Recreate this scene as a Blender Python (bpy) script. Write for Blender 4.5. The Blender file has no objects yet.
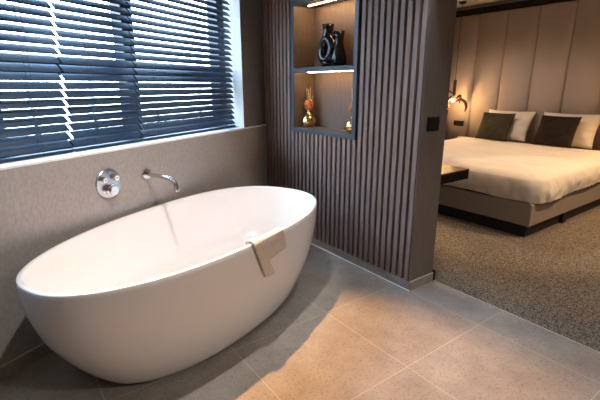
import bpy, bmesh, math, random
from mathutils import Vector, Matrix, noise
random.seed(4)
PI = math.pi
scn = bpy.context.scene
COL = scn.collection

# ------------------------------------------------------------------ materials
def mat(name, col, rough=.6, metal=0., spec=.5, **k):
    m = bpy.data.materials.new(name); m.use_nodes = True
    b = m.node_tree.nodes['Principled BSDF']
    b.inputs['Base Color'].default_value = (*col, 1)
    b.inputs['Roughness'].default_value = rough
    b.inputs['Metallic'].default_value = metal
    b.inputs['Specular IOR Level'].default_value = spec
    for kk, v in k.items(): b.inputs[kk.replace('_', ' ')].default_value = v
    return m
def nodes(m): return m.node_tree.nodes, m.node_tree.links, m.node_tree.nodes['Principled BSDF']
def noisy(m, c1, c2, scale=(10, 10, 10), detail=4, lo=.35, hi=.65, bump=0., bscale=None, dist=.002):
    """two-colour noise on object coordinates, optional bump"""
    N, L, b = nodes(m)
    tc = N.new('ShaderNodeTexCoord'); mp = N.new('ShaderNodeMapping'); mp.inputs['Scale'].default_value = scale
    nz = N.new('ShaderNodeTexNoise'); nz.inputs['Scale'].default_value = 1; nz.inputs['Detail'].default_value = detail
    cr = N.new('ShaderNodeValToRGB')
    cr.color_ramp.elements[0].position = lo; cr.color_ramp.elements[0].color = (*c1, 1)
    cr.color_ramp.elements[1].position = hi; cr.color_ramp.elements[1].color = (*c2, 1)
    L.new(tc.outputs['Object'], mp.inputs[0]); L.new(mp.outputs[0], nz.inputs['Vector'])
    L.new(nz.outputs['Fac'], cr.inputs[0]); L.new(cr.outputs[0], b.inputs['Base Color'])
    if bump:
        bp = N.new('ShaderNodeBump'); bp.inputs['Strength'].default_value = bump; bp.inputs['Distance'].default_value = dist
        if bscale:
            mp2 = N.new('ShaderNodeMapping'); mp2.inputs['Scale'].default_value = bscale
            n2 = N.new('ShaderNodeTexNoise'); n2.inputs['Scale'].default_value = 1; n2.inputs['Detail'].default_value = 3
            L.new(tc.outputs['Object'], mp2.inputs[0]); L.new(mp2.outputs[0], n2.inputs['Vector']); L.new(n2.outputs['Fac'], bp.inputs['Height'])
        else: L.new(nz.outputs['Fac'], bp.inputs['Height'])
        L.new(bp.outputs[0], b.inputs['Normal'])
    return m
def emit(name, col, s):
    m = bpy.data.materials.new(name); m.use_nodes = True
    N = m.node_tree.nodes; N.clear()
    e = N.new('ShaderNodeEmission'); e.inputs[0].default_value = (*col, 1); e.inputs[1].default_value = s
    o = N.new('ShaderNodeOutputMaterial'); m.node_tree.links.new(e.outputs[0], o.inputs[0]); return m

M = {}
M['tub'] = mat('tub acrylic', (.86, .85, .84), .16, spec=.5)
M['wall_tile'] = noisy(mat('textile look wall tile', (.3, .28, .26), .45), (.30, .28, .265), (.37, .35, .335), (90, 90, 45), 3, .3, .7, .08, (260, 260, 120), .0006)
M['plaster'] = noisy(mat('grey plaster', (.2, .19, .18), .7), (.135, .128, .122), (.165, .155, .15), (60, 60, 20), 3, .3, .7)
M['ceiling'] = noisy(mat('ceiling paint', (.7, .68, .65), .8), (.66, .64, .61), (.7, .68, .65), (4, 4, 4), 2)
M['bed_wall'] = noisy(mat('warm wall paint', (.4, .36, .32), .8), (.36, .33, .3), (.4, .37, .33), (5, 5, 5), 2)
M['sill'] = mat('white sill', (.88, .89, .9), .3)
M['win_frame'] = mat('dark window frame', (.018, .02, .025), .4)
M['slat_wood'] = noisy(mat('walnut slat veneer', (.1, .07, .06), .42), (.17, .108, .09), (.30, .21, .182), (160, 160, 5), 4, .3, .7, .1)
M['felt'] = mat('black felt', (.008, .006, .007), .95, spec=.1)
M['panel_wood'] = noisy(mat('taupe oak panel', (.13, .1, .09), .5), (.14, .115, .10), (.185, .156, .137), (120, 120, 5), 4, .3, .7, .08)
M['niche_wood'] = noisy(mat('niche oak veneer', (.2, .14, .1), .5), (.105, .073, .056), (.18, .13, .10), (150, 150, 7), 4, .3, .7)
M['steel'] = mat('blue grey powder coated steel', (.075, .09, .11), .38, .3)
M['chrome'] = mat('brushed nickel', (.66, .63, .6), .12, 1.)
M['plate_metal'] = mat('satin chrome plate', (.50, .51, .53), .22, 1.)
M['dark_mark'] = mat('dark engraving', (.1, .1, .1), .5)
M['button'] = mat('white button face', (.85, .83, .8), .3)
M['towel'] = noisy(mat('cream terry towel', (.6, .52, .44), .95, spec=.1), (.68, .61, .53), (.8, .73, .64), (180, 180, 180), 3, .3, .7, .8, (420, 420, 420), .004)
M['black'] = mat('matt black', (.008, .008, .009), .5, spec=.25)
M['black_soft'] = mat('black plinth', (.008, .008, .009), .7)
M['trim_cream'] = mat('pale tile edge profile', (.62, .55, .45), .35)
M['grout_white'] = mat('pale silicone joint', (.85, .85, .83), .3)
M['headboard'] = noisy(mat('beige upholstery', (.4, .33, .28), .85, spec=.2), (.36, .315, .305), (.43, .38, .37), (220, 220, 220), 3, .3, .7, .3, (500, 500, 500), .001)
M['bed_fabric'] = noisy(mat('taupe bed fabric', (.3, .25, .2), .85, spec=.2), (.27, .22, .185), (.34, .285, .24), (200, 200, 200), 3, .3, .7, .3)
M['linen'] = noisy(mat('ivory bed linen', (.75, .68, .58), .8, spec=.2), (.70, .64, .56), (.75, .69, .61), (6, 6, 6), 3)
M['olive'] = noisy(mat('olive velvet', (.06, .055, .03), .8, spec=.2), (.040, .036, .020), (.055, .050, .030), (12, 12, 12), 3)
M['brown_velvet'] = noisy(mat('dark brown velvet', (.03, .02, .012), .8, spec=.2), (.018, .011, .007), (.028, .018, .011), (12, 12, 12), 3)
M['table_wood'] = noisy(mat('oiled oak', (.4, .22, .1), .35), (.3, .13, .045), (.46, .21, .08), (4, 60, 60), 4)
M['table_dark'] = noisy(mat('black stained wood', (.01, .008, .007), .6, spec=.15), (.008, .006, .005), (.014, .011, .009), (4, 80, 80), 3)
M['vase_black'] = mat('black glazed ceramic', (.005, .004, .004), .1, spec=.5)
M['vase_gold'] = mat('hammered gold', (.85, .58, .22), .2, 1.)
M['flower'] = noisy(mat('dried orange flower', (.6, .2, .05), .8), (.25, .035, .012), (.8, .26, .06), (120, 120, 120), 2)
M['stick'] = mat('pale reed', (.75, .55, .25), .6)
M['petal'] = noisy(mat('brown amber pendant petal', (.05, .012, .006), .45), (.03, .008, .004), (.07, .016, .007), (50, 50, 50), 2)
M['led'] = emit('warm led strip', (1, .62, .3), 200)
M['bulb'] = emit('warm bulb', (1, .62, .28), 60)
M['lens_warm'] = emit('downlight lens', (1, .7, .4), 12)
M['blind'] = noisy(mat('blue black blind slat', (.05, .065, .09), .45, spec=.3), (.019, .037, .068), (.027, .049, .088), (30, 30, 90), 3, .3, .7)
M['cord'] = mat('blind cord', (.035, .045, .06), .7)
M['leaf'] = noisy(mat('leaves', (.1, .2, .04), .7), (.07, .16, .02), (.2, .32, .06), (9, 9, 9), 3)
M['bark'] = noisy(mat('bark', (.12, .09, .06), .9), (.1, .07, .05), (.16, .12, .09), (20, 20, 4), 3)
M['ground'] = noisy(mat('pale paving outside', (.45, .47, .42), .9), (.42, .45, .4), (.5, .5, .46), (3, 3, 3), 3)
M['render'] = mat('outer wall render', (.5, .48, .45), .9)

# floor tiles: 60 cm grid with pale joints, concrete look
def tile_mat(name, x0, y0):
    m = mat(name, (.3, .26, .22), .4, spec=.45); N, L, b = nodes(m)
    tc = N.new('ShaderNodeTexCoord'); sp = N.new('ShaderNodeSeparateXYZ'); L.new(tc.outputs['Object'], sp.inputs[0])
    def math_(op, a, v=None, w=None):
        n = N.new('ShaderNodeMath'); n.operation = op
        for i, q in enumerate((a, v, w)):
            if q is None: continue
            if isinstance(q, (int, float)): n.inputs[i].default_value = q
            else: L.new(q, n.inputs[i])
        return n.outputs[0]
    ds = []
    for ax, o in ((0, x0), (1, y0)):
        t = math_('ADD', sp.outputs[ax], -o + .3 + 60)
        t = math_('MODULO', t, .6); t = math_('SUBTRACT', t, .3); ds.append(math_('ABSOLUTE', t))
    d = math_('MINIMUM', ds[0], ds[1]); line = math_('LESS_THAN', d, .0016)
    n1 = N.new('ShaderNodeTexNoise'); n1.inputs['Scale'].default_value = 5; n1.inputs['Detail'].default_value = 9; n1.inputs['Roughness'].default_value = .7
    n2 = N.new('ShaderNodeTexNoise'); n2.inputs['Scale'].default_value = 75; n2.inputs['Detail'].default_value = 4
    L.new(tc.outputs['Object'], n1.inputs['Vector']); L.new(tc.outputs['Object'], n2.inputs['Vector'])
    r1 = N.new('ShaderNodeValToRGB'); e = r1.color_ramp.elements
    e[0].position = .32; e[0].color = (.25, .225, .20, 1); e[1].position = .7; e[1].color = (.37, .34, .31, 1)
    L.new(n1.outputs['Fac'], r1.inputs[0])
    r2 = N.new('ShaderNodeValToRGB'); e = r2.color_ramp.elements
    e[0].position = .32; e[0].color = (.68, .67, .66, 1); e[1].position = .45; e[1].color = (1, 1, 1, 1)
    x = e.new(.72); x.color = (1, 1, 1, 1); x = e.new(.78); x.color = (1.25, 1.24, 1.22, 1)
    L.new(n2.outputs['Fac'], r2.inputs[0])
    mu = N.new('ShaderNodeMix'); mu.data_type = 'RGBA'; mu.blend_type = 'MULTIPLY'; mu.inputs[0].default_value = 1
    L.new(r1.outputs[0], mu.inputs[6]); L.new(r2.outputs[0], mu.inputs[7])
    mx = N.new('ShaderNodeMix'); mx.data_type = 'RGBA'; L.new(line, mx.inputs[0]); L.new(mu.outputs[2], mx.inputs[6]); mx.inputs[7].default_value = (.5, .45, .38, 1)
    L.new(mx.outputs[2], b.inputs['Base Color'])
    bp = N.new('ShaderNodeBump'); bp.inputs['Strength'].default_value = .12; bp.inputs['Distance'].default_value = .002
    L.new(n1.outputs['Fac'], bp.inputs['Height']); L.new(bp.outputs[0], b.inputs['Normal'])
    return m
M['floor_tile'] = tile_mat('floor tile', 0.0, .11)
M['skirt_tile'] = noisy(mat('skirting tile', (.25, .22, .19), .45), (.25, .22, .195), (.36, .325, .29), (12, 12, 12), 7, .3, .7)
# speckled carpet
m = mat('speckled carpet', (.2, .15, .1), .98, spec=.05); N, L, b = nodes(m)
tc = N.new('ShaderNodeTexCoord'); vz = N.new('ShaderNodeTexVoronoi'); vz.inputs['Scale'].default_value = 190
L.new(tc.outputs['Object'], vz.inputs['Vector'])
rp = N.new('ShaderNodeValToRGB'); e = rp.color_ramp.elements
e[0].position = .12; e[0].color = (.07, .058, .046, 1); e[1].position = .9; e[1].color = (.36, .305, .245, 1)
sx = N.new('ShaderNodeSeparateColor'); L.new(vz.outputs['Color'], sx.inputs[0]); L.new(sx.outputs[0], rp.inputs[0]); L.new(rp.outputs[0], b.inputs['Base Color'])
bp = N.new('ShaderNodeBump'); bp.inputs['Strength'].default_value = .7; bp.inputs['Distance'].default_value = .006
L.new(vz.outputs['Distance'], bp.inputs['Height']); L.new(bp.outputs[0], b.inputs['Normal'])
M['carpet'] = m
# window glass
m = bpy.data.materials.new('window glass'); m.use_nodes = True; N = m.node_tree.nodes; N.clear(); L = m.node_tree.links
tr = N.new('ShaderNodeBsdfTransparent'); tr.inputs[0].default_value = (.92, .96, .97, 1); gl = N.new('ShaderNodeBsdfGlossy'); gl.inputs['Roughness'].default_value = .02
fr = N.new('ShaderNodeValue'); fr.outputs[0].default_value = .07; mxs = N.new('ShaderNodeMixShader'); o = N.new('ShaderNodeOutputMaterial')
L.new(fr.outputs[0], mxs.inputs[0]); L.new(tr.outputs[0], mxs.inputs[1]); L.new(gl.outputs[0], mxs.inputs[2]); L.new(mxs.outputs[0], o.inputs[0])
M['glass'] = m

# ------------------------------------------------------------------ helpers
def root_loc(p):
    v = Vector((0, 0, 0))
    while p is not None: v += p.location; p = p.parent
    return v
def obj(name, bm, m, parent=None, smooth=False, bevel=0, at=None):
    """bm is in world coordinates"""
    bmesh.ops.recalc_face_normals(bm, faces=bm.faces[:])
    off = root_loc(parent) if parent else (Vector(at) if at else Vector((0, 0, 0)))
    if off.length: bmesh.ops.translate(bm, verts=bm.verts[:], vec=-off)
    me = bpy.data.meshes.new(name); bm.to_mesh(me); bm.free()
    if smooth:
        for p in me.polygons: p.use_smooth = True
    me.materials.append(M[m]); o = bpy.data.objects.new(name, me); COL.objects.link(o)
    if parent: o.parent = parent
    elif at: o.location = at
    if bevel:
        b = o.modifiers.new('bevel', 'BEVEL'); b.width = bevel; b.segments = 2; b.limit_method = 'ANGLE'
    return o
def thing(name, label, cat, loc=(0, 0, 0), group=None):
    o = bpy.data.objects.new(name, None); COL.objects.link(o); o.location = loc
    o.empty_display_size = .05
    return tag(o, label, cat, group)
def tag(o, label, cat, group=None):
    o['label'] = label; o['category'] = cat
    if group: o['group'] = group
    return o
def struct(name, bm, m, parent=None, **k):
    o = obj(name, bm, m, parent, **k)
    if parent is None: o['kind'] = 'structure'
    return o
def box(bm, a, b):
    a, b = Vector(a), Vector(b)
    vs = [bm.verts.new((x, y, z)) for x in (a.x, b.x) for y in (a.y, b.y) for z in (a.z, b.z)]
    for f in ((0, 1, 3, 2), (4, 6, 7, 5), (0, 4, 5, 1), (2, 3, 7, 6), (0, 2, 6, 4), (1, 5, 7, 3)): bm.faces.new([vs[i] for i in f])
def B(*pairs):
    bm = bmesh.new()
    for a, b in pairs: box(bm, a, b)
    return bm
def prism(bm, pts, z0, z1):
    lo = [bm.verts.new((p[0], p[1], z0)) for p in pts]; hi = [bm.verts.new((p[0], p[1], z1)) for p in pts]
    bm.faces.new(lo[::-1]); bm.faces.new(hi); n = len(pts)
    for i in range(n): bm.faces.new((lo[i], lo[(i + 1) % n], hi[(i + 1) % n], hi[i]))
def rings(bm, rs, cap0=True, cap1=True):
    vs = [[bm.verts.new(p) for p in r] for r in rs]; n = len(rs[0])
    for a, b in zip(vs, vs[1:]):
        for i in range(n): bm.faces.new((a[i], a[(i + 1) % n], b[(i + 1) % n], b[i]))
    if cap0: bm.faces.new(vs[0][::-1])
    if cap1: bm.faces.new(vs[-1])
    return vs
def lathe(bm, prof, c, axis='Z', n=32, R=None):
    rs = []
    for r, h in prof:
        q = []
        for i in range(n):
            a = 2 * PI * i / n; v = Vector((r * math.cos(a), r * math.sin(a), h))
            if R is not None: v = R @ v
            q.append(Vector(c) + v)
        rs.append(q)
    rings(bm, rs)
def tube(bm, pts, rad, n=12):
    pts = [Vector(p) for p in pts]; rad = rad if isinstance(rad, (list, tuple)) else [rad] * len(pts)
    rs = []; up = None
    for i, p in enumerate(pts):
        d = (pts[min(i + 1, len(pts) - 1)] - pts[max(i - 1, 0)]).normalized()
        if up is None:
            up = Vector((0, 0, 1)) if abs(d.z) < .9 else Vector((1, 0, 0))
        s = d.cross(up).normalized(); up = s.cross(d).normalized()
        rs.append([p + (s * math.cos(2 * PI * k / n) + up * math.sin(2 * PI * k / n)) * rad[i] for k in range(n)])
    rings(bm, rs)
def smooth_path(pts, k=6):
    P = [Vector(p) for p in pts]; P = [P[0] * 2 - P[1]] + P + [P[-1] * 2 - P[-2]]; out = []
    for i in range(1, len(P) - 2):
        for j in range(k):
            t = j / k; a, b, c, d = P[i - 1:i + 3]
            out.append(.5 * ((2 * b) + (c - a) * t + (2 * a - 5 * b + 4 * c - d) * t * t + (3 * b - a - 3 * c + d) * t ** 3))
    out.append(P[-2]); return out
def fbm(x, y, z, s): return noise.noise(Vector((x * s, y * s, z * s)))

# ------------------------------------------------------------------ layout constants (metres)
WA = math.radians(28.5)                        # the window wall stands at 28.5 degrees
CORNER = Vector((0, 1.72, 0)); T = Vector((math.cos(WA), math.sin(WA), 0)); NO = Vector((-math.sin(WA), math.cos(WA), 0))
def W(s, o, z): return CORNER + T * s + NO * o + Vector((0, 0, z))   # s along wall, o outwards
def wbox(bm, s0, s1, o0, o1, z0, z1):
    prism(bm, [W(s0, o0, 0), W(s1, o0, 0), W(s1, o1, 0), W(s0, o1, 0)], z0, z1)
H = 2.40; SILL = .945; WR = -.346; WL = -3.0; WT = 2.2; TH = .32
XW = -3.6; YS = -3.4; XE = 3.9; PT = .25

# ------------------------------------------------------------------ room shell
s_w = (XW) / math.cos(WA)                        # where the facade meets the west wall
nw = W(s_w, 0, 0)
bm = bmesh.new(); prism(bm, [(XW, YS), (PT, YS), (PT, 1.72 + PT * math.tan(WA)), (0, 1.72), (XW, nw.y)], -.12, 0)
struct('floor', bm, 'floor_tile')
bm = bmesh.new(); prism(bm, [(PT + .004, YS), (XE, YS), (XE, 1.72 + XE * math.tan(WA)), (PT + .004, 1.72 + PT * math.tan(WA))], -.12, .004)
struct('floor_bedroom', bm, 'carpet')
struct('trim_1', B(((PT, YS, -.05), (PT + .004, 0, .005))), 'trim_cream')
bm = bmesh.new(); prism(bm, [(XW - .2, YS - .2), (XE + .2, YS - .2), (XE + .2, 1.72 + XE * math.tan(WA) + .3), (XW - .2, nw.y + .1)], H, H + .2)
struct('ceiling', bm, 'ceiling')
# facade with the window opening
bm = bmesh.new()
wbox(bm, s_w - .3, WL, 0, TH, 0, H); wbox(bm, WR, 4.6, 0.0, TH, 0, H)
wbox(bm, WL, WR, 0, TH, WT, H); wbox(bm, WL, WR, 0, TH, 0, SILL - .03)
struct('wall_north', bm, 'plaster')
bm = bmesh.new(); wbox(bm, s_w, -.004, -.012, -.001, .0, SILL - .012)
struct('wall_lining_north', bm, 'wall_tile')
bm = bmesh.new(); wbox(bm, s_w, -.004, -.014, 0, SILL - .012, SILL - .001)
struct('trim_2', bm, 'sill')
bm = bmesh.new(); wbox(bm, WL, WR, 0, .16, SILL - .029, SILL)       # sill board
wbox(bm, WR - .004, WR - .001, .003, .16, SILL, WT)
wbox(bm, WL + .001, WL + .004, .003, .16, SILL, WT)
struct('window_sill', bm, 'sill')
struct('wall_west', B(((XW - .2, YS - .2, 0), (XW, nw.y + .1, H))), 'wall_tile')
struct('wall_south', B(((XW - .2, YS - .2, 0), (XE + .2, YS, H))), 'bed_wall')
struct('wall_east', B(((XE, YS, 0), (XE + .2, 1.72 + XE * math.tan(WA) + .3, H))), 'bed_wall')
# skirtings
bm = bmesh.new(); wbox(bm, s_w, -.02, -.022, -.013, 0, .062)
bn = struct('baseboard_north', bm, 'skirt_tile')
bm = bmesh.new(); wbox(bm, s_w, -.02, -.024, -.012, .062, .067); obj('edge_profile', bm, 'trim_cream', bn)

# ------------------------------------------------------------------ window
bm = bmesh.new(); o0, o1 = .17, .25
for s0, s1 in ((WL, WL + .07), (-2.2, -2.13), (-1.375, -1.285), (WR - .075, WR)): wbox(bm, s0, s1, o0, o1, SILL, WT)
for z0, z1 in ((SILL, SILL + .05), (1.335, 1.425), (WT - .06, WT)): wbox(bm, WL, WR, o0 + .005, o1 - .005, z0, z1)
wf = struct('window_1', bm, 'win_frame')
bm = bmesh.new(); wbox(bm, WL + .05, WR - .05, .205, .215, SILL + .03, WT - .03)
obj('window_glass', bm, 'glass', wf)
bm = bmesh.new(); wbox(bm, WR - .045, WR - .025, .155, .17, 1.0, 1.04); wbox(bm, WR - .042, WR - .028, .135, .155, 1.0, 1.012)
wbox(bm, WR - .042, WR - .028, .13, .14, .97, 1.012)
obj('window_handle', bm, 'chrome', wf)

# venetian blinds: 50 mm slats, inner edge down
def blind(s0, s1, cords, label):
    t = thing('venetian_blind', label, 'blind', W((s0 + s1) / 2, .1, SILL + .02), 'venetian blinds in the bathroom window')
    pitch = .0415; n = int((WT - .07 - (SILL + .04)) / pitch) + 1; a = math.radians(46.8)
    bm = bmesh.new()
    for k in range(n):
        zc = SILL + .047 + k * pitch; da = random.uniform(-.012, .012)
        w = .025; pts = []
        for j in range(5):
            u = -1 + j / 2; cr = .0028 * (1 - u * u)
            pts.append((u * w * math.cos(a + da) - cr * math.sin(a), u * w * math.sin(a + da) + cr * math.cos(a)))
        top = [[bm.verts.new(W(s, .1 + q[0], zc + q[1])) for q in pts] for s in (s0, s1)]
        bot = [[bm.verts.new(W(s, .1 + q[0] + .0017 * math.sin(a), zc + q[1] - .0017 * math.cos(a))) for q in pts] for s in (s0, s1)]
        for j in range(4):
            bm.faces.new((top[0][j], top[1][j], top[1][j + 1], top[0][j + 1])); bm.faces.new((bot[0][j + 1], bot[1][j + 1], bot[1][j], bot[0][j]))
        for q in (0, 1):
            for j in range(4): bm.faces.new((top[q][j], top[q][j + 1], bot[q][j + 1], bot[q][j]))
        bm.faces.new((top[0][0], bot[0][0], bot[1][0], top[1][0])); bm.faces.new((top[0][4], top[1][4], bot[1][4], bot[0][4]))
    obj('slats', bm, 'blind', t)
    bm = bmesh.new(); wbox(bm, s0, s1, .075, .125, WT - .05, WT - .002); obj('head_rail', bm, 'blind', t)
    bm = bmesh.new(); wbox(bm, s0, s1, .078, .122, SILL + .003, SILL + .018); obj('bottom_rail', bm, 'blind', t, bevel=.003)
    for c in cords:
        bm = bmesh.new()
        for o in (.0775, .1225):
            tube(bm, [W(c, o, SILL + .01), W(c, o, WT - .03)], .0011, 6)
        tube(bm, [W(c + .022, .076, SILL + .01), W(c + .022, .076, WT - .03)], .0011, 6)
        for k in range(n):
            zc = SILL + .047 + k * pitch - .004
            tube(bm, [W(c, .0775, zc - .0155), W(c, .1225, zc + .0155)], .0008, 4)
            tube(bm, [W(c, .0775, zc - .0155), W(c + .022, .076, zc - .0135)], .0014, 4)
        obj('ladder_cord', bm, 'cord', t)
    return t
blind(-2.94, -1.865, (-2.75, -2.05), 'venetian blind at the left of the window, brightest slats')
blind(-1.852, -1.385, (-1.72,), 'narrow middle venetian blind between the other two blinds')
tb = blind(-1.37, WR - .012, (-1.25, -.82), 'right dark slatted venetian blind beside the white window jamb')
tube_bm = bmesh.new(); tube(tube_bm, [W(WR - .03, .068, 1.0), W(WR - .03, .068, WT - .03)], .0012, 6)
lathe(tube_bm, [(.003, .03), (.007, .02), (.009, 0), (.006, -.004)], W(WR - .03, .068, .985)); obj('pull_cord', tube_bm, 'button', tb, smooth=True)

# ------------------------------------------------------------------ partition with slats and niche
NY0, NY1, NZ0, NZ1 = .54, 1.30, .918, 1.905       # outer size of the niche frame
yn = 1.72 - .004
bm = bmesh.new()
for a, b in (((.022, .004, 0), (PT - .012, NY0 + .005, H)), ((.022, NY1 - .005, 0), (PT - .012, yn + .02, H)),
             ((.022, NY0 + .005, 0), (PT - .012, NY1 - .005, NZ0 + .005)), ((.022, NY0 + .005, NZ1 - .005), (PT - .012, NY1 - .005, H)),
             ((.212, NY0 + .005, NZ0 + .005), (PT - .012, NY1 - .005, NZ1 - .005))): box(bm, a, b)
wp = struct('wall_partition', bm, 'felt')
bm = bmesh.new(); pitch = .0525; y = .012
while y < yn - .01:
    y1 = min(y + .031, yn)
    if y1 <= NY0 - .002 or y >= NY1 + .002: box(bm, (0, y, .062), (.022, y1, H))
    else:
        if y >= NY0 - .03 and y1 <= NY1 + .03:
            a0 = y; a1 = y1
            box(bm, (0, a0, .062), (.022, a1, NZ0 - .001)); box(bm, (0, a0, NZ1 + .001), (.022, a1, H))
    y += pitch
obj('slat_cladding', bm, 'slat_wood', wp)
bm = B(((0, 0, .062), (PT - .008, .003, H)), ((PT - .011, .003, .062), (PT - .008, yn, H))); obj('end_panel', bm, 'panel_wood', wp)
bs = struct('baseboard_east', B(((0, .0, 0), (.021, yn, .062)), ((-.0, -.008, 0), (PT - .008, -.0005, .060))), 'skirt_tile')
obj('edge_profile', B(((-.001, -.0095, .060), (PT - .008, -.0005, .0635))), 'trim_cream', bs)
obj('corner_strip', B(((PT - .008, -.010, 0), (PT + .012, .012, .075)), ((PT + .001, .012, .005), (PT + .012, yn, .075))), 'black', bs)
struct('trim_3', B(((-.006, -.01, .0005), (0, yn, .006))), 'grout_white')

# niche box
nt = thing('wall_niche', 'lit two-bay display niche with blue-grey steel frame set in the slatted wall', 'niche', (0.1, .92, NZ0))
f = .03; dz = NZ0
iy0, iy1, iz0, iz1 = .575, 1.262, .948, 1.87
bm = B(((-.006, NY0, NZ0), (.205, iy0, NZ1)), ((-.006, iy1, NZ0), (.205, NY1, NZ1)), ((-.006, iy0, NZ0), (.205, iy1, iz0)), ((-.006, iy0, iz1), (.205, iy1, NZ1)))
obj('niche_frame', bm, 'steel', nt, bevel=.0015)
obj('shelf', B(((-.006, iy0, 1.383), (.2, iy1, 1.413))), 'steel', nt, bevel=.0015)
obj('back_panel', B(((.2, iy0, iz0), (.206, iy1, iz1)), ((.004, iy1 - .003, iz0), (.2, iy1, 1.383)), ((.004, iy1 - .003, 1.413), (.2, iy1, iz1)),
   ((.004, iy0, iz0), (.2, iy0 + .003, 1.383)), ((.004, iy0, 1.413), (.2, iy0 + .003, iz1)), ((.004, iy0 + .003, iz0), (.2, iy1 - .003, iz0 + .003))), 'niche_wood', nt)
obj('led_strip', B(((.10, iy0 + .01, iz1 - .002), (.105, iy1 - .05, iz1 - .0005))), 'led', nt)
obj('led_strip', B(((.10, iy0 + .01, 1.381), (.103, iy1 - .05, 1.3825))), 'led', nt)

# black sculptural vase (ring body, two necks)
vt = thing('sculptural_vase', 'glossy black double-neck vase with a hole through it, on the upper niche shelf', 'vase', (.1, .92, 1.413))
bm = bmesh.new(); vx = .1
ring = []; cy, cz = .955, 1.535
for k in range(33):
    a = 2 * PI * k / 32
    ring.append((Vector((vx, cy + .054 * math.cos(a), cz + .072 * math.sin(a))), .050 + .008 * max(0, -math.sin(a))))
n = 16; rs = []
for i in range(32):
    p, r = ring[i]; d = (ring[(i + 1) % 32][0] - ring[i - 1][0]).normalized(); s = Vector((1, 0, 0)); u = s.cross(d).normalized()
    rs.append([p + (s * math.cos(2 * PI * k / n) * r * 1.05 + u * math.sin(2 * PI * k / n) * r * .82) for k in range(n)])
rings(bm, rs + [rs[0]], False, False)
bmesh.ops.remove_doubles(bm, verts=bm.verts[:], dist=1e-5)
vb = obj('body', bm, 'vase_black', vt, smooth=True)
bm = bmesh.new(); lathe(bm, [(.045, 0), (.058, .012), (.06, .03), (.05, .05), (.03, .06)], (vx, .95, 1.4135)); obj('foot', bm, 'vase_black', vt, smooth=True)
def neck(c, prof):
    bm = bmesh.new(); lathe(bm, prof, c); obj('neck', bm, 'vase_black', vt, smooth=True)
neck((vx, .968, 1.58), [(.02, 0), (.05, .02), (.044, .05), (.038, .08), (.041, .115), (.045, .133), (.039, .133), (.032, .1), (.02, .06)])
neck((vx + .02, .868, 1.4135), [(.04, 0), (.058, .02), (.06, .06), (.05, .1), (.037, .14), (.032, .17), (.035, .205), (.041, .245), (.036, .245), (.029, .205), (.024, .17)])

# gold bottle vases with dried flowers
def gold(loc, label):
    t = thing('gold_vase', label, 'vase', loc, 'gold bud vases in the lower niche bay'); x, y, z = loc
    bm = bmesh.new(); lathe(bm, [(.03, 0), (.05, .008), (.064, .03), (.067, .05), (.055, .078), (.034, .1), (.02, .118), (.017, .13), (.022, .142), (.018, .142), (.012, .13)], loc)
    obj('body', bm, 'vase_gold', t, smooth=True)
    bm = bmesh.new()
    bmesh.ops.create_icosphere(bm, subdivisions=4, radius=.036, matrix=Matrix.Translation((x, y, z + .178)) @ Matrix.Diagonal((1, 1, 1.2, 1)))
    for v in bm.verts:
        d = v.co - Vector((x, y, z + .178)); v.co += d.normalized() * (.008 * fbm(*v.co, 60) + .009 * abs(fbm(*v.co, 120)))
    obj('flower', bm, 'flower', t, smooth=True)
    bm = bmesh.new()
    for dx, dy, h in ((.0, .03, .31), (.01, .012, .27), (-.01, -.006, .3), (.0, -.02, .315), (.01, -.035, .25)):
        tube(bm, [(x, y, z + .1), (x + dx * .6, y + dy * .7, z + .2), (x + dx, y + dy, z + h)], [.0025, .0028, .0035], 6)
    obj('stems', bm, 'stick', t); return t
gold((.115, 1.215, .951), 'gold vase with orange dried flower at the left end of the lower niche')
gold((.08, .642, .951), 'gold vase mostly hidden behind the right edge of the niche frame')

# light switch on the end of the partition
sw = thing('wall_switch', 'square black switch on the end face of the slatted partition', 'light switch', (.108, 0, 1.06))
obj('plate', B(((.055, -.012, 1.02), (.160, -.0005, 1.102))), 'black', sw, bevel=.003)
obj('rocker', B(((.062, -.015, 1.027), (.153, -.012, 1.095))), 'black', sw, bevel=.002)

# ------------------------------------------------------------------ bathtub
TC = Vector((-1.174, .505, 0)); TA, Tb, TN, TE, TZ = .423, .0, 2.358, .131, .567
TAx, TBx, SA, SB, Q = .899, .455, .708, .742, 2.17
def outline(a, b, z, n=144, eg=TE):
    out = []
    for i in range(n):
        th = 2 * PI * i / n; c, s = math.cos(th), math.sin(th)
        x = a * math.copysign(abs(c) ** (2 / TN), c); y = b * math.copysign(abs(s) ** (2 / TN), s) * (1 + eg * c)
        out.append(TC + Vector((x * math.cos(TA) - y * math.sin(TA), x * math.sin(TA) + y * math.cos(TA), z)))
    return out
bm = bmesh.new(); rs = []
def outer(t):
    g = 1 - (1 - t) ** Q
    return TAx * (SA + (1 - SA) * g), TBx * (SB + (1 - SB) * g), TZ * t
a, b, z = outer(0); rs.append(outline(a - .03, b - .03, .006)); rs.append(outline(a - .004, b - .004, .006)); 
for k in range(1, 29):
    a, b, z = outer(.012 + (k / 29) * .978); rs.append(outline(a, b, z))
rs += [outline(TAx - .001, TBx - .001, TZ - .003), outline(TAx - .004, TBx - .004, TZ), outline(TAx - .016, TBx - .016, TZ), outline(TAx - .020, TBx - .020, TZ - .003)]
for k in range(1, 25):
    t = k / 24; g = (1 - t ** 3.2)
    a = .50 + (TAx - .021 - .50) * g; b = .24 + (TBx - .021 - .24) * g
    rs.append(outline(a, b, TZ - .005 - (TZ - .14) * math.sin(t * PI / 2) ** 1.1))
rs.append(outline(.3, .12, .13)); rs.append(outline(.05, .03, .128))
rings(bm, rs)
tub = obj('bathtub', bm, 'tub', None, smooth=True, at=TC); tag(tub, 'large white oval freestanding bathtub on the tiled floor below the window', 'bathtub')
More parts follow.
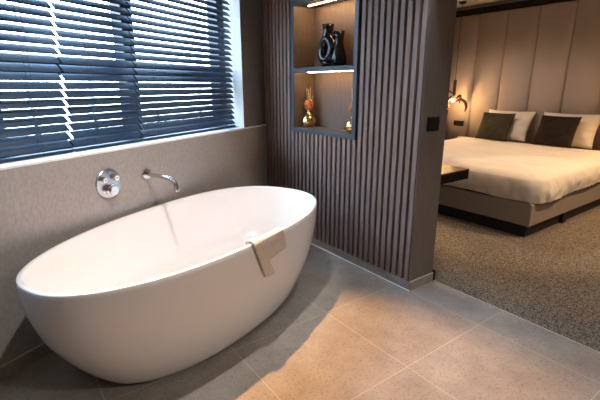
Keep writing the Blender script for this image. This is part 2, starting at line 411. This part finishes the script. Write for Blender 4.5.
bm = bmesh.new(); lathe(bm, [(.034, .0), (.034, .004), (.028, .006), (.01, .006)], (TC.x, TC.y, .129)); obj('drain_cover', bm, 'chrome', tub, smooth=True)

# towel hanging over the rim: follows rim curve and outer shell
def rimparam(th, off, z):
    """point on the outer shell (off outwards) at angle th and height z"""
    t = min(max(z / TZ, 0), 1); a, b, _ = outer(t)
    c, s = math.cos(th), math.sin(th)
    x = (a + off) * math.copysign(abs(c) ** (2 / TN), c); y = (b + off) * math.copysign(abs(s) ** (2 / TN), s) * (1 + TE * c)
    return TC + Vector((x * math.cos(TA) - y * math.sin(TA), x * math.sin(TA) + y * math.cos(TA), z))
def closest_th(p):
    best = min(range(2000), key=lambda i: (rimparam(2 * PI * i / 2000, 0, TZ) - Vector(p)).length); return 2 * PI * best / 2000
def flap(bm, thA, thB, drop0, drop1, thick, base, ins, seed, skew=0.):
    """cloth strip: inside the rim -> over -> down outside. profile parameter along the cloth"""
    NU, NV = 26, 34; lay = []
    for side in (0, 1):
        g = []
        for i in range(NU + 1):
            u = i / NU; row = []
            for j in range(NV + 1):
                v = j / NV; drop = drop0 + (drop1 - drop0) * u
                Ltot = ins + .03 + drop; sdist = v * Ltot
                th = thA + (thB - thA) * u + skew * max(0, sdist - ins - .03)
                o = base + thick * (1 - side) * (1 if 0 < u < 1 and 0 < v < 1 else .55)
                rip = .0035 * fbm(u * 3 + seed, v * 4, seed, 1.6) + .002 * fbm(u * 9, v * 9 + seed, 2, 1.4)
                if side == 0: o += rip
                if sdist < ins: z = TZ - (ins - sdist); off = -.024 - o
                elif sdist < ins + .03:
                    w = (sdist - ins) / .03; ang = PI * (1 - w); z = TZ + o * math.sin(ang) + .002; off = -.011 + (.0125 + o) * math.cos(ang)
                else: z = TZ - (sdist - ins - .03); off = o + .001
                row.append(bm.verts.new(rimparam(th, off, z) if z < TZ else rimparam(th, off, TZ) + Vector((0, 0, z - TZ))))
            g.append(row)
        lay.append(g)
    for q in (0, 1):
        for i in range(NU):
            for j in range(NV): bm.faces.new((lay[q][i][j], lay[q][i + 1][j], lay[q][i + 1][j + 1], lay[q][i][j + 1]))
    edge = [(i, 0) for i in range(NU)] + [(NU, j) for j in range(NV)] + [(i, NV) for i in range(NU, 0, -1)] + [(0, j) for j in range(NV, 0, -1)]
    for k in range(len(edge)):
        a, b = edge[k], edge[(k + 1) % len(edge)]
        bm.faces.new((lay[0][a[0]][a[1]], lay[0][b[0]][b[1]], lay[1][b[0]][b[1]], lay[1][a[0]][a[1]]))
thA = closest_th((-1.115, .035, TZ)); thB = closest_th((-.865, .09, TZ))
bm = bmesh.new(); flap(bm, thA + .02, thB, .12, .105, .008, .001, .05, 3.1, .35)
tw = obj('hand_towel', bm, 'towel', None, smooth=True, at=rimparam(thA, 0, TZ)); tag(tw, 'small cream hand towel draped over the near rim of the bathtub', 'towel')
bm = bmesh.new(); flap(bm, thA, thA + (thB - thA) * .26, .20, .215, .010, .009, .004, 7.7, .40)
obj('folded_edge', bm, 'towel', tw, smooth=True)

# ------------------------------------------------------------------ wall fittings
RW = Matrix((( T.x, -0., -NO.x), (T.y, 0., -NO.y), (0, 1, 0)))    # local x along wall, y up, z into room
RW = Matrix(((T.x, 0, -NO.x), (T.y, 0, -NO.y), (0, 1, 0)))
def P(s, z, o=0): return W(s, -.0135 - o, z)
vt = thing('bath_mixer_valve', 'round chrome shower valve plate with two buttons and a knob on the wall', 'mixer valve', P(-1.756, .764))
bm = bmesh.new(); lathe(bm, [(.082, 0), (.082, .006), (.079, .009), (.03, .009)], P(-1.756, .764), n=48, R=RW); obj('plate', bm, 'plate_metal', vt, smooth=False)
for ds in (-.038, .038):
    c = P(-1.756 + ds, .790, .009)
    bm = bmesh.new(); lathe(bm, [(.017, 0), (.017, .017), (.016, .02), (.0125, .02)], c, R=RW); bb = obj('button', bm, 'chrome', vt, smooth=False)
    bm = bmesh.new(); lathe(bm, [(.012, 0), (.012, .001), (.006, .0013)], P(-1.756 + ds, .790, .029), R=RW); obj('button_face', bm, 'button', bb)
    bm = bmesh.new(); lathe(bm, [(.004, 0), (.004, .0008), (.002, .0008)], P(-1.756 + ds, .790, .0302), R=RW, n=12); obj('button_mark', bm, 'dark_mark', bb)
bm = bmesh.new(); lathe(bm, [(.029, 0), (.029, .014), (.026, .016), (.026, .036), (.024, .038), (.01, .038)], P(-1.756, .728, .009), R=RW)
kn = obj('knob', bm, 'chrome', vt, smooth=False)
bm = bmesh.new(); tube(bm, [P(-1.756, .748, .034), P(-1.756, .765, .036)], .005, 10); obj('knob_pin', bm, 'chrome', kn)
bm = bmesh.new(); prism(bm, [P(-1.766, 0, .0091), P(-1.746, 0, .0091), P(-1.746, 0, .0096), P(-1.766, 0, .0096)], .828, .831); obj('engraving', bm, 'dark_mark', vt)
st = thing('bath_spout', 'chrome wall-mounted spout reaching over the bathtub beside the valve plate', 'tap', P(-1.478, .763))
bm = bmesh.new(); lathe(bm, [(.033, 0), (.033, .006), (.031, .009), (.014, .009)], P(-1.478, .763), n=40, R=RW); obj('rosette', bm, 'chrome', st)
bm = bmesh.new()
pth = smooth_path([P(-1.478, .763, .005), P(-1.478, .760, .10), P(-1.478, .754, .17), P(-1.478, .744, .203), P(-1.478, .722, .224), P(-1.478, .69, .230)], 6)
tube(bm, pth, .0135, 20); obj('spout_tube', bm, 'chrome', st, smooth=True)
bm = bmesh.new(); lathe(bm, [(.0142, .018), (.0152, .0), (.011, -.001)], P(-1.478, .682, .230)); obj('aerator', bm, 'chrome', st)

# ------------------------------------------------------------------ bed
BX0, BX1, BY0, BY1 = 1.58, 3.80, .0, 2.0
bed = thing('bed', 'wide upholstered box-spring bed on a black plinth in the bedroom', 'bed', (2.7, 1., .004))
obj('plinth', B(((BX0 + .0, BY0 + .035, .004), (BX1, BY1 - .05, .10))), 'black_soft', bed)
bm = bmesh.new(); box(bm, (BX0 - .02, BY0 + .0, .105), (BX1, BY1 + .02, .31)); obj('box_base', bm, 'bed_fabric', bed, bevel=.012)
bm = bmesh.new(); box(bm, (BX0 + .03, BY0 + .02, .31), (BX1, BY1 - .02, .49)); obj('mattress', bm, 'linen', bed, bevel=.03)
obj('foot', B(((2.25, BY0 + .005, .004), (2.33, BY0 + .05, .10))), 'black', bed)
# duvet
def rrect(x0, x1, y0, y1, r, n=640):
    """rounded rectangle, evenly sampled"""
    segs = []; w, h = x1 - x0 - 2 * r, y1 - y0 - 2 * r; q = PI * r / 2
    tot = 2 * w + 2 * h + 4 * q; out = []
    for i in range(n):
        d = tot * i / n
        for L_, kind in ((w, 0), (q, 1), (h, 2), (q, 3), (w, 4), (q, 5), (h, 6), (q, 7)):
            if d <= L_: break
            d -= L_
        if kind == 0: p = (x0 + r + d, y0); nn = (0, -1)
        elif kind == 2: p = (x1, y0 + r + d); nn = (1, 0)
        elif kind == 4: p = (x1 - r - d, y1); nn = (0, 1)
        elif kind == 6: p = (x0, y1 - r - d); nn = (-1, 0)
        else:
            a = d / r + {1: -PI / 2, 3: 0, 5: PI / 2, 7: PI}[kind]; c = {1: (x1 - r, y0 + r), 3: (x1 - r, y1 - r), 5: (x0 + r, y1 - r), 7: (x0 + r, y0 + r)}[kind]
            nn = (math.cos(a), math.sin(a)); p = (c[0] + r * nn[0], c[1] + r * nn[1])
        out.append((p, nn))
    return out
dx0, dx1, dy0, dy1 = BX0 - .005, 3.52, BY0 - .02, BY1 + .02
base = rrect(dx0, dx1, dy0, dy1, .13)
cx, cyy = (dx0 + dx1) / 2, (dy0 + dy1) / 2
rs = []
for k in range(1, 30):
    f_ = k / 30
    r_ = []
    for (p, nn) in base:
        x = cx + (p[0] - cx) * f_; y = cyy + (p[1] - cyy) * f_
        e = min(x - dx0, dx1 - x + .2, y - dy0, dy1 - y)
        z = .560 - .05 * math.exp(-e / .07) + .008 * fbm(x, y, 1, 3.2) + .006 * fbm(x, y * .5, 4, 9) * 1.2 + .005 * fbm(x, y, 8, 17) * math.exp(-e / .15)
        r_.append(Vector((x, y, z)))
    rs.append(r_)
for k in range(0, 26):
    q = k / 25; r_ = []
    for i, (p, nn) in enumerate(base):
        u = i / len(base)
        arc = i * .0135
        hang = .19 + .015 * fbm(p[0], p[1], 7, 3)
        if nn[0] > .5: hang = .001
        if nn[1] < -.5: hang = .20 - .02 * (p[0] - dx0) + .012 * fbm(p[0] * 2, 0, 3, 6)
        z = .51 - q * hang
        fold = .022 * fbm(arc * .9, z * 1.5, 0, 2.6) + .012 * fbm(arc * 2.2, z * 3, 5, 4.) + .010 * fbm(arc * 4.5, z * 3, 9, 4.)
        bul = .045 * math.sin(min(q * 1.15, 1) * PI * .62) ** .8 - (.02 * q * q)
        o_ = bul + fold * (.25 + .75 * q)
        r_.append(Vector((p[0] + nn[0] * o_, p[1] + nn[1] * o_, z)))
    rs.append(r_)
# tuck under
rs.append([Vector((v.x - base[i][1][0] * .03, v.y - base[i][1][1] * .03, v.z - .004)) for i, v in enumerate(rs[-1])])
rs.append([Vector((v.x - base[i][1][0] * .02, v.y - base[i][1][1] * .02, v.z + .05)) for i, v in enumerate(rs[-1])])
bm = bmesh.new(); rings(bm, rs, True, False)
dv = obj('duvet', bm, 'linen', None, smooth=True, at=(cx, cyy, .5)); tag(dv, 'crumpled ivory duvet spread over the whole bed', 'duvet')
sm = dv.modifiers.new('thickness', 'SOLIDIFY'); sm.thickness = .015; sm.offset = -1

def cushion(name, label, cat, m, w, h, th, loc, lean, group, rz=0, wr=.006, pinch=.05, parent=None):
    """leans towards +x; loc = bottom middle"""
    bm = bmesh.new(); n = 28; g = {}
    Rm = Matrix.Rotation(rz, 3, 'Z') @ Matrix.Rotation(lean, 3, 'Y')
    for s in (-1, 1):
        for i in range(n + 1):
            for j in range(n + 1):
                u, v = 2 * i / n - 1, 2 * j / n - 1
                edge = i in (0, n) or j in (0, n)
                if s == 1 and edge: g[(s, i, j)] = g[(-1, i, j)]; continue
                t = th / 2 * max(0, (1 - abs(u) ** 2.6)) ** .55 * max(0, (1 - abs(v) ** 2.6)) ** .55
                y = u * w / 2 * (1 - pinch * (1 - v * v)); z = v * h / 2 * (1 - pinch * (1 - u * u))
                wri = wr * fbm(u * 2 + w * 7 + loc[1], v * 2, s * 3, 1.7) * (0 if edge else 1)
                p = Vector((s * (t + wri), y, z + h / 2))
                g[(s, i, j)] = bm.verts.new(Vector(loc) + Rm @ p)
    for s in (-1, 1):
        for i in range(n):
            for j in range(n): bm.faces.new([g[(s, a, b)] for a, b in ((i, j), (i + 1, j), (i + 1, j + 1), (i, j + 1))])
    o = obj(name, bm, m, None, smooth=True, at=loc); return tag(o, label, cat, group)
ln = math.radians(27)
cushion('pillow', 'white pillow leaning behind the olive cushion', 'pillow', 'linen', .66, .44, .14, (3.60, 1.42, .56), ln, 'white pillows against the headboard', 0, .02, .08)
cushion('pillow', 'white pillow leaning behind the dark brown cushion, nearest the bed edge', 'pillow', 'linen', .68, .44, .14, (3.60, .66, .56), ln, 'white pillows against the headboard', 0, .02, .08)
cushion('cushion', 'olive green velvet cushion at the left of the bed', 'cushion', 'olive', .45, .40, .10, (3.445, 1.50, .565), ln, None, 0, .006, .05)
cushion('cushion', 'dark brown velvet cushion at the right of the bed', 'cushion', 'brown_velvet', .45, .40, .10, (3.445, .715, .565), ln, None, 0, .006, .05)

# headboard of tall padded panels
hb = thing('headboard', 'tall beige upholstered headboard of padded vertical panels behind the bed', 'headboard', (3.87, 1, .004))
y = -1.32 ; ys = [.42 * k - .0 for k in range(-5, 7)]
hx = 3.85
for k in range(-3, 6):
    y0 = .425 + .42 * k; y1 = y0 + .42
    bm = bmesh.new(); nn_ = 16; rs = []
    for j in range(nn_ + 1):
        u = 2 * j / nn_ - 1; d = .045 * (1 - abs(u) ** 3.5)
        yy = (y0 + y1) / 2 + u * (.21 - .0005)
        rs.append([Vector((XE - .001, yy, .05)), Vector((hx + .036 - d, yy, .05)), Vector((hx + .036 - d, yy, 2.25)), Vector((hx + .042 - d * .7, yy, 2.268)), Vector((XE - .001, yy, 2.27))])
    rings(bm, rs); obj('panel', bm, 'headboard', hb, smooth=False)
for o in hb.children:
    for p in o.data.polygons: p.use_smooth = abs(p.normal.x) > .15 and abs(p.normal.y) < .98
struct('trim_4', B(((hx - .015, -.9, 2.272), (XE, 3.0, 2.345))), 'black')

# wall socket by the bed
so = thing('wall_socket', 'black double socket on the headboard below the pendant light', 'socket', (hx - .01, 2.25, .70))
obj('plate', B(((hx - .018, 2.165, .675), (hx - .007, 2.335, .755))), 'black', so, bevel=.003)
for yy in (2.207, 2.293):
    bm = bmesh.new(); lathe(bm, [(.028, 0), (.028, .003), (.022, .003), (.02, .001)], (hx - .018, yy, .715), R=Matrix(((0, 0, -1), (1, 0, 0), (0, 1, 0)))); obj('outlet', bm, 'table_dark', so)

# pendant lamps
def pendant(y0, label):
    x0 = 3.52; t = thing('pendant_light', label, 'pendant light', (x0, y0, H), 'pendant lights beside the bed')
    bm = bmesh.new(); lathe(bm, [(.048, -.022), (.05, -.02), (.05, -.001), (.02, -.001)], (x0, y0, H)); obj('ceiling_rose', bm, 'black', t)
    bm = bmesh.new(); tube(bm, [(x0, y0, H - .02), (x0, y0, 1.35)], .0035, 8); obj('cable', bm, 'black', t)
    bm = bmesh.new(); tube(bm, [(x0, y0, 1.36), (x0, y0, 1.355), (x0, y0, 1.16), (x0, y0, 1.13)], [.012, .022, .024, .014], 14); obj('lamp_tube', bm, 'petal', t, smooth=True)
    bm = bmesh.new(); bmesh.ops.create_uvsphere(bm, u_segments=20, v_segments=12, radius=.022, matrix=Matrix.Translation((x0, y0 + .01, 1.07))); obj('bulb', bm, 'bulb', t, smooth=True)
    def q(u, v, dx=0): return (x0 + dx, y0 - (u - 455) * .0165, 1.065 - (v - 101) * .0138)
    for pts, r in (([(457, 102, .0), (461, 99.5, .02), (465, 102, .03), (467, 107, .03), (466.5, 112, .02)], .022),
                   ([(455, 100, .02), (450, 102, .05), (448.5, 106, .05), (450.5, 110, .04)], .018),
                   ([(455, 94, -.02), (451, 91, -.03), (448.5, 93, -.03), (447, 97, -.03)], .018),
                   ([(452, 106, -.03), (449, 109, -.05), (446, 111, -.05), (445, 116, -.04)], .02),
                   ([(450, 111, .02), (447, 112, .05), (445.5, 116, .07), (446.5, 123, .06)], .026),
                   ([(456, 99, .04), (457, 96, .09), (456, 98, .14), (455, 104, .16)], .02),
                   ([(455, 100, -.04), (456, 97, -.09), (455, 100, -.14), (454, 106, -.15)], .018)):
        p = smooth_path([q(*a) for a in pts], 6); n_ = len(p)
        bm = bmesh.new(); tube(bm, p, [r * (math.sin(PI * (.06 + .88 * i / (n_ - 1))) ** .7) for i in range(n_)], 12); obj('petal', bm, 'petal', t, smooth=True)
    L = bpy.data.lights.new('pendant glow', 'POINT'); L.energy = 17; L.color = (1, .55, .2); L.shadow_soft_size = .03
    lo = bpy.data.objects.new('pendant_lamp', L); COL.objects.link(lo); lo.location = (x0, y0 + .01, 1.03)
    return t
pendant(2.165, 'pendant with curved brown petals glowing at the left of the bed')
pendant(-.19, 'matching pendant with curved brown petals beyond the right side of the bed')

# console table on the bedroom side of the partition
dk = thing('console_table', 'oak-topped console with thick black edge, in front of the bed foot', 'table', (.5, .5, .7))
obj('table_top', B(((PT + .014, .122, .690), (.752, 1.306, .697))), 'table_wood', dk)
obj('table_frame', B(((PT + .014, .122, .622), (.752, 1.306, .690))), 'table_dark', dk)
obj('leg', B(((PT + .03, 1.18, .004), (PT + .09, 1.24, .622))), 'table_dark', dk); obj('leg', B(((PT + .03, .30, .004), (PT + .09, .36, .622))), 'table_dark', dk)

# ------------------------------------------------------------------ ceiling downlights (all above the frame, some only added as fill)
def downlight(x, y, label, col, power, size, ang=None, blend=.2, aim=None, shadow=.02):
    t = thing('ceiling_downlight', label, 'downlight', (x, y, H - .002), 'recessed ceiling downlights')
    bm = bmesh.new(); lathe(bm, [(.03, -.002), (.045, -.006), (.045, 0), (.03, -.0005)], (x, y, H - .001)); obj('ring', bm, 'black', t)
    if ang: L = bpy.data.lights.new('spot', 'SPOT'); L.spot_size = math.radians(ang); L.spot_blend = blend
    else: L = bpy.data.lights.new('point', 'POINT')
    L.energy = power; L.color = col; L.shadow_soft_size = shadow
    o = bpy.data.objects.new('spot_lamp', L); COL.objects.link(o); o.location = (x, y, H - .03)
    if aim:
        d = Vector(aim) - o.location; o.rotation_euler = d.to_track_quat('-Z', 'Y').to_euler()
    return t
downlight(-1.08, .60, 'recessed downlight in the ceiling above the middle of the bathtub', (1, .52, .22), 430, .03, 52, .55, (-1.12, -.46, 0), .012)
downlight(-1.28, .0, 'recessed downlight in the ceiling above the near rim of the bathtub', (1, .95, .90), 100, .03, 64, .3, (-1.34, .75, .7), .012)
downlight(-.17, -.15, 'added cool fill downlight, unseen, in the ceiling next to the end of the slatted partition', (.84, .92, 1), 42, .03, 46, .6, (-.2, .0, 0), .03)  # added cool spot, brightens the floor band along the partition
downlight(-.35, -2.6, 'added fill downlight, unseen, in the ceiling behind the bathing area', (1, .90, .81), 115, .03, 150, .6, None, .05)  # added fill light out of view, lifts the tub exterior and floor
downlight(1.75, -.20, 'recessed downlight in the ceiling above the bed foot', (1, .68, .42), 62, .03, 63, .2, (1.75, -.2, 0), .02)
downlight(2.6, -1.3, 'recessed downlight in the ceiling beside the bed, over the carpet', (1, .67, .38), 200, .03, 64, .4, (2.2, .3, .3), .02)
downlight(2.3, 1.5, 'added fill downlight, unseen, in the ceiling above the far half of the bed', (1, .78, .62), 78, .03, 150, .6, None, .05)  # added wide fill for the bedroom, no known fixture here
downlight(.72, .75, 'added accent downlight, unseen, in the ceiling above the console table', (1, .62, .32), 60, .03, 34, .3, (.6, .7, .7), .02)  # added narrow spot, only there to brighten the console top

# ------------------------------------------------------------------ outside
bm = bmesh.new(); prism(bm, [W(-30, TH, 0), W(20, TH, 0), W(20, 40, 0), W(-30, 40, 0)], -3.2, -3.0)
g = struct('ground_outside', bm, 'ground')
def tree(s, o, h, r, label):
    p = W(s, o, -3.0); t = thing('tree', label, 'tree', p, 'trees outside the window')
    bm = bmesh.new(); tube(bm, smooth_path([p, p + Vector((.1, 0, h * .3)), p + Vector((0, .1, h * .75))], 4), [.16 - .012 * i for i in range(9)], 8); obj('trunk', bm, 'bark', t, smooth=True)
    bm = bmesh.new()
    for k in range(900):
        d = Vector((random.gauss(0, 1), random.gauss(0, 1), random.gauss(0, 1))).normalized() * r * random.uniform(.55, 1) ** .6
        c = p + Vector((0, 0, h * .72)) + Vector((d.x, d.y, d.z * 1.0)); sz = random.uniform(.1, .2)
        R_ = Matrix.Rotation(random.uniform(0, 6.28), 3, Vector((random.random(), random.random(), random.random())).normalized())
        vs = [bm.verts.new(c + R_ @ Vector(q) * sz) for q in ((-1, 0, 0), (0, -.5, .1), (1, 0, 0), (0, .5, .1))]; bm.faces.new(vs)
    obj('crown', bm, 'leaf', t)
tree(-2.6, 7, 5.6, 1.5, 'tree outside behind the left blind')
tree(.8, 8.5, 5.0, 1.5, 'tree outside behind the middle of the window')

# ------------------------------------------------------------------ sky
w = bpy.data.worlds.new('sky'); scn.world = w; w.use_nodes = True; N = w.node_tree.nodes; L = w.node_tree.links
bg = N['Background']; tc = N.new('ShaderNodeTexCoord'); sp = N.new('ShaderNodeSeparateXYZ'); cr = N.new('ShaderNodeValToRGB')
L.new(tc.outputs['Generated'], sp.inputs[0]); L.new(sp.outputs[2], cr.inputs[0]); L.new(cr.outputs[0], bg.inputs[0])
e = cr.color_ramp.elements; e[0].position = 0; e[0].color = (.78, .9, 1, 1); e[1].position = .7; e[1].color = (.42, .66, 1, 1)
bg.inputs[1].default_value = 22.0

# ------------------------------------------------------------------ camera
cam = bpy.data.cameras.new('camera'); co = bpy.data.objects.new('camera', cam); COL.objects.link(co)
p_, y_, r_ = .27024891344579294, .6320146822668179, .0013867437382659024
fw = Vector((math.sin(y_) * math.cos(p_), math.cos(y_) * math.cos(p_), -math.sin(p_))); rt = Vector((math.cos(y_), -math.sin(y_), 0)); dn = fw.cross(rt)
r2 = rt * math.cos(r_) + dn * math.sin(r_); d2 = -rt * math.sin(r_) + dn * math.cos(r_)
co.matrix_world = Matrix(((r2.x, -d2.x, -fw.x, -1.992), (r2.y, -d2.y, -fw.y, -1.536), (r2.z, -d2.z, -fw.z, 1.28), (0, 0, 0, 1)))
cam.sensor_width = 36; cam.lens = 36 * 412.408 / 600; cam.clip_start = .02
scn.camera = co
vs = scn.view_settings; vs.view_transform = 'Standard'; vs.look = 'None'; vs.exposure = 0; vs.gamma = 1; vs.use_curve_mapping = False
